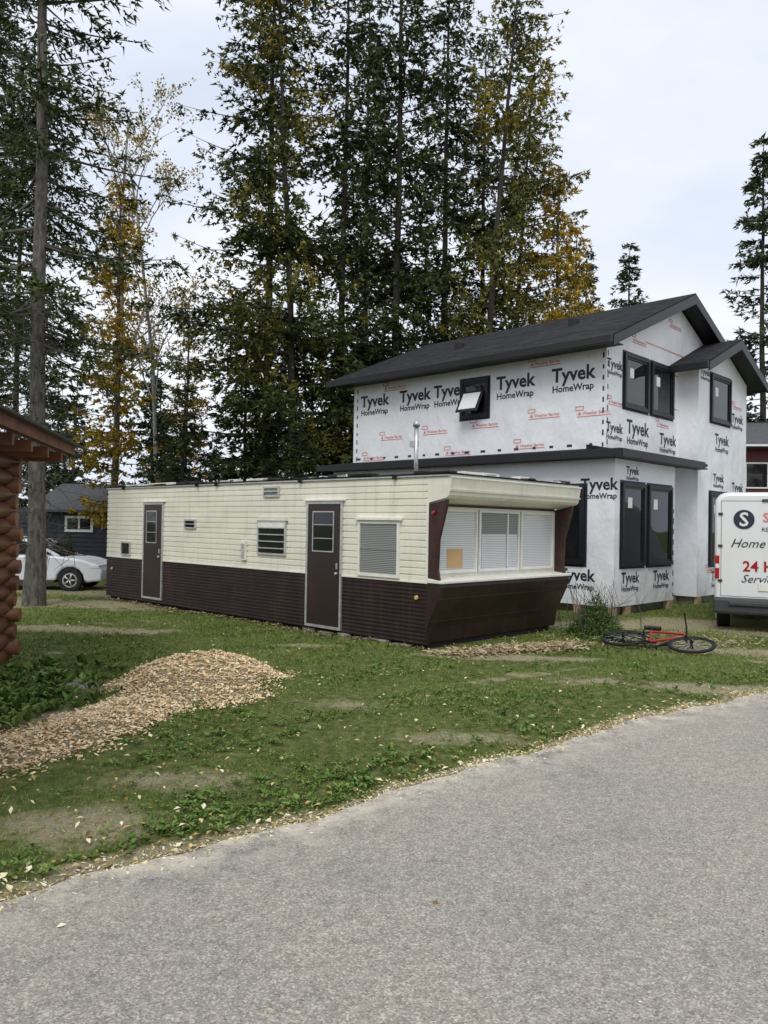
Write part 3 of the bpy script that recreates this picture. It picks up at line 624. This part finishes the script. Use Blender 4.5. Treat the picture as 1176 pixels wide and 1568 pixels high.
# ---------------------------------------------------------------- log cabin
Cb=empty("log_cabin",(-4.98,10.3,0),(0,0,math.radians(10.8)))
lr=.112
for i in range(13):
    z=.1+i*.212;ov=rng.uniform(.1,.25)
    cyl("wall_log_%d"%i,Cb,M['log'],(0,ov,z),(0,-7,z),lr*rng.uniform(.95,1.04),seg=20)
    cyl("cross_log_%d"%i,Cb,M['log'],(rng.uniform(.14,.22),0,z+.106),(-5,0,z+.106),lr*rng.uniform(.8,.88),seg=20)
    cyl("wall_log_far_%d"%i,Cb,M['log'],(-5,ov,z),(-5,-7,z),lr,seg=12)
    cyl("cross_log_front_%d"%i,Cb,M['log'],(.25,-6.8,z+.106),(-5,-6.8,z+.106),lr,seg=12)
prism("cabin_roof",Cb,M['shingle'],[(.66,2.98),(-2.5,4.5),(-5.8,2.98),(-5.8,2.91),(-2.5,4.42),(.66,2.91)],'y',-7.6,.75)
prism("cabin_roof_deck",Cb,M['fascia'],[(.62,2.9),(-2.5,4.41),(-5.75,2.9),(-5.75,2.81),(-2.5,4.3),(.62,2.81)],'y',-7.55,.7)
box("eave_fascia",Cb,M['fascia'],.66,.7,-7.6,.76,2.82,3.0,.006)
prism("gable_fascia",Cb,M['fascia'],[(.7,2.99),(-2.5,4.5),(-5.8,2.99),(-5.8,2.82),(-2.5,4.3),(.7,2.82)],'y',.75,.79)
for k_ in range(9): box("rafter_%d"%k_,Cb,M['fascia'],.0,.64,.2-k_*.8,.28-k_*.8,2.68,2.81)
box("gutter_end",Cb,M['black'],.71,.82,-7.5,.8,2.93,2.96,.01)
prism("gable_infill",Cb,M['log'],[(0,2.8),(-2.5,4.2),(-5,2.8)],'y',-.05,.05)
for i,(x,y,r_) in enumerate(((-3.6,8.9,.3),(-4.05,9.5,.28))):
    bm=bmesh.new();bmesh.ops.create_cone(bm,cap_ends=True,segments=9,radius1=r_,radius2=r_*.93,depth=.06)
    for v in bm.verts: v.co.x*=rng.uniform(.9,1.25);v.co.y*=rng.uniform(.6,.8)
    o=finish(bm,"stepping_stone",M['concrete'],None,.01);o.location=(x,y,.03)

# ---------------------------------------------------------------- van (rear faces viewer)
Vn=empty("delivery_van",(6.25,14.8,0),(0,0,math.radians(-24)))
def rr(w0,w1,z0,z1,r,n=5):
    pts=[]
    for cx,cz,a0 in ((w1-r,z1-r,0),(w0+r,z1-r,90),(w0+r*.4,z0+r*.4,180),(w1-r*.4,z0+r*.4,270)):
        rad=r if a0<180 else r*.4
        for i in range(n+1):
            a_=math.radians(a0+90*i/n);pts.append((cx+rad*math.cos(a_),cz+rad*math.sin(a_)))
    return pts
def loft(name,parent,mat,secs,smooth=True):
    bm=bmesh.new();rings=[[bm.verts.new(p) for p in s_] for s_ in secs];n=len(secs[0])
    for a_,b_ in zip(rings[:-1],rings[1:]):
        for i in range(n): f=bm.faces.new((a_[i],a_[(i+1)%n],b_[(i+1)%n],b_[i]));f.smooth=smooth
    bm.faces.new(rings[0][::-1]);bm.faces.new(rings[-1]);return finish(bm,name,mat,parent)
secs=[]
for y,ins,zt,zb_ in ((0,.05,2.56,.5),(.03,.015,2.6,.46),(.12,0,2.63,.4),(3.6,0,2.63,.4),(4.0,.03,2.5,.4),(4.5,.08,1.95,.4),(4.9,.08,1.35,.4),(5.5,.14,1.1,.42),(5.65,.25,.85,.45)):
    secs.append([(px,y,pz) for px,pz in rr(ins,2.05-ins,zb_,zt,.22 if zt>2 else .15)])
loft("van_body",Vn,M['vanw'],secs)
box("rear_bumper",Vn,M['vangrey'],-.02,2.07,-.16,.3,.36,.66,.05)
box("bumper_step",Vn,M['vangrey'],.25,1.8,-.2,-.1,.52,.6,.02)
box("door_gap",Vn,M['dark'],1.018,1.032,-.012,.02,.68,2.45)
for k_,(x0,x1) in enumerate(((.14,1.0),(1.05,1.91))):
    frame("rear_door_seam_%d"%k_,Vn,M['vangrey'],'S',0,x0-.03,x1+.02,.68,2.47,.008,-.02,.004)
for k_,xx in enumerate((0.01,1.95)):
    box("tail_lamp_%d"%k_,Vn,M['redlens'],xx,xx+.08,-.012,.2,1.0,1.45,.02);box("tail_lamp_clear_%d"%k_,Vn,M['white'],xx+.01,xx+.07,-.016,.1,1.2,1.28,.005)
for k_,(xx,zz_) in enumerate(((.1,.95),(.1,1.6),(.1,2.2),(1.9,.95),(1.9,1.6),(1.9,2.2))): box("hinge_%d"%k_,Vn,M['vangrey'],xx-.04,xx+.04,-.03,0,zz_,zz_+.045,.01)
box("licence_plate",Vn,M['creamtrim'],.75,1.1,-.02,0,.8,.95,.005);box("rear_camera_bar",Vn,M['vangrey'],.8,1.3,-.03,0,2.45,2.5,.01)
text("van_lettering_a",Vn,"SERVICE",M['inkred'],'S',0,1.25,2.08,.24,.010,bold=.004)
text("van_lettering_b",Vn,"REFRIGERATION",M['ink'],'S',0,1.2,1.9,.11,.01)
text("van_lettering_c",Vn,"Home Comfort",M['ink'],'S',0,1.0,1.6,.23,.01,shear=.4)
text("van_lettering_d",Vn,"24 Hour",M['redlens'],'S',0,.95,1.16,.27,.01,bold=.005)
text("van_lettering_e",Vn,"Services",M['ink'],'S',0,.8,.95,.21,.01,shear=.4)
bm=bmesh.new();bmesh.ops.create_cone(bm,cap_ends=True,segments=28,radius1=.18,radius2=.18,depth=.006);bmesh.ops.rotate(bm,matrix=Matrix.Rotation(math.pi/2,3,'X'),verts=bm.verts)
o=finish(bm,"van_logo_disc",M['ink'],Vn);o.location=(.5,-.008,2.12)
text("van_logo_s",Vn,"S",M['vanw'],'S',0,.5,2.0,.36,.013,bold=.006)
def wheel(parent,nm,c,ax,r,w,rim):
    c=Vector(c);ax=Vector(ax);cyl(nm+"_tyre",parent,M['rubber'],c-ax*w/2,c+ax*w/2,r,seg=28,bevel=.03)
    cyl(nm+"_rim",parent,rim,c-ax*(w/2+.004),c+ax*(w/2+.004),r*.62,seg=20)
    cyl(nm+"_recess",parent,M['rubber'],c-ax*(w/2+.008),c+ax*(w/2+.008),r*.5,seg=20)
    side=ax.cross(Vector((0,0,1)))
    for i in range(5):
        a_=i*2*math.pi/5;d=side*math.cos(a_)+Vector((0,0,1))*math.sin(a_)
        for s_ in (-1,1):
            p=c+ax*s_*(w/2+.012);cyl(nm+"_spoke_%d_%d"%(i,s_),parent,rim,p,p+d*r*.55,.022,seg=6)
for k_,(xx,yy) in enumerate(((.16,.95),(1.89,.95),(.16,4.7),(1.89,4.7))): wheel(Vn,"wheel_%d"%k_,(xx,yy,.35),(1,0,0),.35,.24,M['alu'])
# ---------------------------------------------------------------- car
Cr=empty("parked_car",(-9.6,21.3,0),(0,0,math.radians(4)))
low=[(-2.15,.45),(-2.18,.8),(-2.0,.92),(-1.2,.96),(.9,.94),(1.6,.86),(2.05,.72),(2.18,.55),(2.15,.3),(1.8,.26)]
def arch(cx,r=.36,n=8): return [(cx+r*math.cos(a),.3+r*math.sin(a)) for a in np.linspace(0,math.pi,n)]
low+= [(p,max(q,.25)) for p,q in arch(1.35)]+[(-.8,.25)]+[(p,max(q,.25)) for p,q in arch(-1.35)]+[(-2.05,.27)]
prism("car_body",Cr,M['carp'],low,'y',-.86,.86,.05)
gh=[(-2.0,.9),(-1.55,1.3),(-.9,1.42),(-.1,1.42),(.35,1.32),(1.05,.93)]
prism("car_cabin",Cr,M['carp'],gh,'y',-.72,.72,.06)
prism("car_side_glass",Cr,M['glass'],[(-1.65,.97),(-1.35,1.27),(-.85,1.36),(-.12,1.36),(.28,1.27),(.85,.97)],'y',-.735,.735)
prism("car_windscreen",Cr,M['glass'],[(.4,1.305),(1.06,.945),(1.1,.945),(.44,1.32)],'y',-.64,.64)
for k_,xx in enumerate((-.45,.3)): box("pillar_%d"%k_,Cr,M['carp'],xx-.03,xx+.03,-.742,.742,.95,1.37)
for k_,xx in enumerate((-.45,.75)): box("door_line_%d"%k_,Cr,M['vangrey'],xx,xx+.012,-.864,.864,.35,.93)
box("headlamp",Cr,M['white'],1.85,2.1,-.87,.87,.62,.72,.02);box("mirror",Cr,M['carp'],.6,.75,-.98,-.84,.93,1.03,.02);box("car_sill",Cr,M['vangrey'],-.95,.95,-.87,.87,.24,.31,.01)
for k_,(xx,yy) in enumerate(((1.35,-.76),(-1.35,-.76),(1.35,.76),(-1.35,.76))): wheel(Cr,"wheel_%d"%k_,(xx,yy,.31),(0,1,0),.31,.2,M['alu'])
# ---------------------------------------------------------------- bicycle lying down
Bk=empty("bicycle",(4.15,12.2,.06))
def bpart(nm,mat,segs,r,sides=8):
    mb=MB()
    for s_ in segs: mb.tube(np.array(s_),np.full(len(s_),r),sides,0)
    me=mb.mesh(nm,[mat]);o=bpy.data.objects.new(nm,me);link(o,Bk);return o
an=np.linspace(0,2*np.pi,33)
for nm,cx in (("rear_wheel",-.52),("front_wheel",.55)):
    bpart(nm+"_tyre",M['rubber'],[np.stack([cx+.33*np.cos(an),np.zeros(33),.34+.33*np.sin(an)],-1)],.026)
    bpart(nm+"_rim",M['black'],[np.stack([cx+.3*np.cos(an),np.zeros(33),.34+.3*np.sin(an)],-1)],.011)
    bpart(nm+"_spokes",M['alu'],[[(cx,.02*(-1)**i,.34),(cx+.3*math.cos(i*.35),0,.34+.3*math.sin(i*.35))] for i in range(18)],.0025,4)
    bpart(nm+"_hub",M['black'],[[(cx,-.05,.34),(cx,.05,.34)]],.025)
bb=(-.08,0,.3);st=(-.2,0,.78);hd=(.33,0,.8);hl=(.37,0,.66)
bpart("bicycle_frame",M['red'],[[bb,st],[st,hd],[bb,hl],[hd,hl]],.022)
bpart("stays",M['black'],[[bb,(-.52,.06,.34)],[bb,(-.52,-.06,.34)],[st,(-.52,.06,.34)],[st,(-.52,-.06,.34)]],.01)
bpart("fork",M['black'],[[hl,(.4,.06,.6),(.55,.06,.34)],[hl,(.4,-.06,.6),(.55,-.06,.34)]],.016)
bpart("seat_post",M['black'],[[st,(-.24,0,.93)]],.014);bpart("handlebar",M['black'],[[hd,(.32,0,.9)],[(.3,-.32,.93),(.33,-.1,.9),(.33,.1,.9),(.3,.32,.93)]],.013)
bpart("saddle",M['black'],[[(-.37,0,.95),(-.3,0,.96)],[(-.3,0,.96),(-.1,0,.95)]],.04)
bpart("crank",M['black'],[[(-.08,.06,.3),(.05,.06,.2)],[(-.08,-.06,.3),(-.2,-.06,.4)],[(.05,.06,.2),(.05,.15,.2)],[(-.2,-.06,.4),(-.2,-.15,.4)]],.012)
bpart("chainring",M['black'],[np.stack([-.08+.09*np.cos(an),np.full(33,.05),.3+.09*np.sin(an)],-1)],.008)
Bk.rotation_euler=(math.radians(-78),0,math.radians(-36))
# ---------------------------------------------------------------- background houses
Hn=empty("dark_cottage",(-16,32,0));box("cottage_walls",Hn,M['navy'],0,7,0,6,0,2.35)
for q_ in range(12): box("lap_%d"%q_,Hn,M['navy'],-.01,7.01,-.03,0,.1+q_*.18,.12+q_*.18)
prism("cottage_roof",Hn,M['greyroof'],[(-.5,2.3),(3,3.5),(6.5,2.3),(6.5,2.2),(-.5,2.2)],'x',1.6,7.4)
frame("cottage_window_frame",Hn,M['white'],'S',0,3.0,4.15,1.4,2.05,.1,0,.06);fbox("cottage_window_glass",Hn,M['glass'],'S',0,3.08,4.07,1.48,1.97,0,.03);fbox("cottage_window_mullion",Hn,M['white'],'S',0,3.54,3.61,1.48,1.97,.03,.055)
Hm=empty("maroon_house",(14.8,33,0),(0,0,math.radians(-8)));box("house_walls",Hm,M['maroon'],0,9,0,8,0,5.55)
for q_ in range(24): box("house_lap_%d"%q_,Hm,M['maroon'],-.01,9.01,-.03,0,.2+q_*.22,.225+q_*.22)
prism("house_roof",Hm,M['greyroof'],[(-.6,5.5),(4,7.0),(8.6,5.5),(8.6,5.38),(-.6,5.38)],'x',-.5,9.5)
frame("house_window_frame",Hm,M['white'],'S',0,.35,1.3,3.7,4.8,.06,0,.06);fbox("house_window_glass",Hm,M['glass'],'S',0,.4,1.25,3.76,4.74,0,.03)
box("house_fascia",Hm,M['white'],-.5,9.5,-.66,-.6,5.42,5.5)
mb=MB();n=4000;x=rng.normal(3.75,.3,n);y=rng.normal(13.8,.3,n);hgt=np.clip(.8-np.hypot((x-3.75)/.7,(y-13.8)/.7),.08,1)*rng.random(n)**.6
az=rng.uniform(0,6.28,n);D=unit(np.stack([np.cos(az),np.sin(az),rng.uniform(-.2,1,n)],-1));P=np.stack([x,y,hgt],-1);L=rng.uniform(.04,.1,n)
mb.add(leafquads(P,D,L,L*.3),4,0,np.clip(rng.normal(.5,.2,n),0,1))
for _ in range(70):
    p=np.array([rng.normal(3.75,.28),rng.normal(13.8,.22),0]);mb.tube(np.stack([p,p+[rng.normal(0,.08),rng.normal(0,.08),.5],p+[rng.normal(0,.15),rng.normal(0,.15),rng.uniform(.6,1.0)]]),[.006,.005,.003],3,1)
link(bpy.data.objects.new("tall_weeds",mb.mesh("tall_weeds",[M['weed'],M['twig']])))

# ---------------------------------------------------------------- world, sun, camera
w=bpy.data.worlds.new("World");S.world=w;w.use_nodes=True;nt=w.node_tree;nt.nodes.clear()
elev=math.radians(50);az=math.radians(200)
sky=N(nt,"ShaderNodeTexSky");sky.sky_type='NISHITA';sky.sun_disc=False;sky.sun_elevation=elev;sky.sun_rotation=az
b1=N(nt,"ShaderNodeBackground");b1.inputs[1].default_value=.1;nt.links.new(sky.outputs[0],b1.inputs[0])
b2=N(nt,"ShaderNodeBackground")
cl=noise(nt,2.0,5,coord="Generated",mapscale=(1,1,2.2),rough=.5)
nt.links.new(ramp(nt,cl,[(.35,(.64,.71,.84)),(.62,(.9,.925,.97))]),b2.inputs[0]);b2.inputs[1].default_value=1.18
ms=N(nt,"ShaderNodeMixShader");ms.inputs[0].default_value=.92
nt.links.new(b1.outputs[0],ms.inputs[1]);nt.links.new(b2.outputs[0],ms.inputs[2])
o=N(nt,"ShaderNodeOutputWorld");nt.links.new(ms.outputs[0],o.inputs[0])
sl=bpy.data.lights.new("sun",'SUN');sl.energy=1.5;sl.angle=math.radians(25);sl.color=(1,.97,.92)
so=bpy.data.objects.new("sun",sl);link(so)
sd=Vector((math.sin(az)*math.cos(elev),math.cos(az)*math.cos(elev),math.sin(elev)))
so.rotation_euler=sd.to_track_quat('Z','Y').to_euler()
p=math.radians(.95);r=math.radians(1.0)
F=Vector((0,math.cos(p),math.sin(p)));U0=Vector((0,-math.sin(p),math.cos(p)));R0=Vector((1,0,0))
R=math.cos(r)*R0+math.sin(r)*U0;U=-math.sin(r)*R0+math.cos(r)*U0
cam=bpy.data.cameras.new("camera");cam.sensor_fit='VERTICAL';cam.sensor_height=24;cam.lens=24*1200/1568;cam.clip_end=2000
co_=bpy.data.objects.new("camera",cam);link(co_)
mt=Matrix((R,U,-F)).transposed().to_4x4();mt.translation=Vector((0,0,1.9));co_.matrix_world=mt
S.camera=co_
S.view_settings.view_transform='Standard';S.view_settings.look='None';S.view_settings.exposure=0
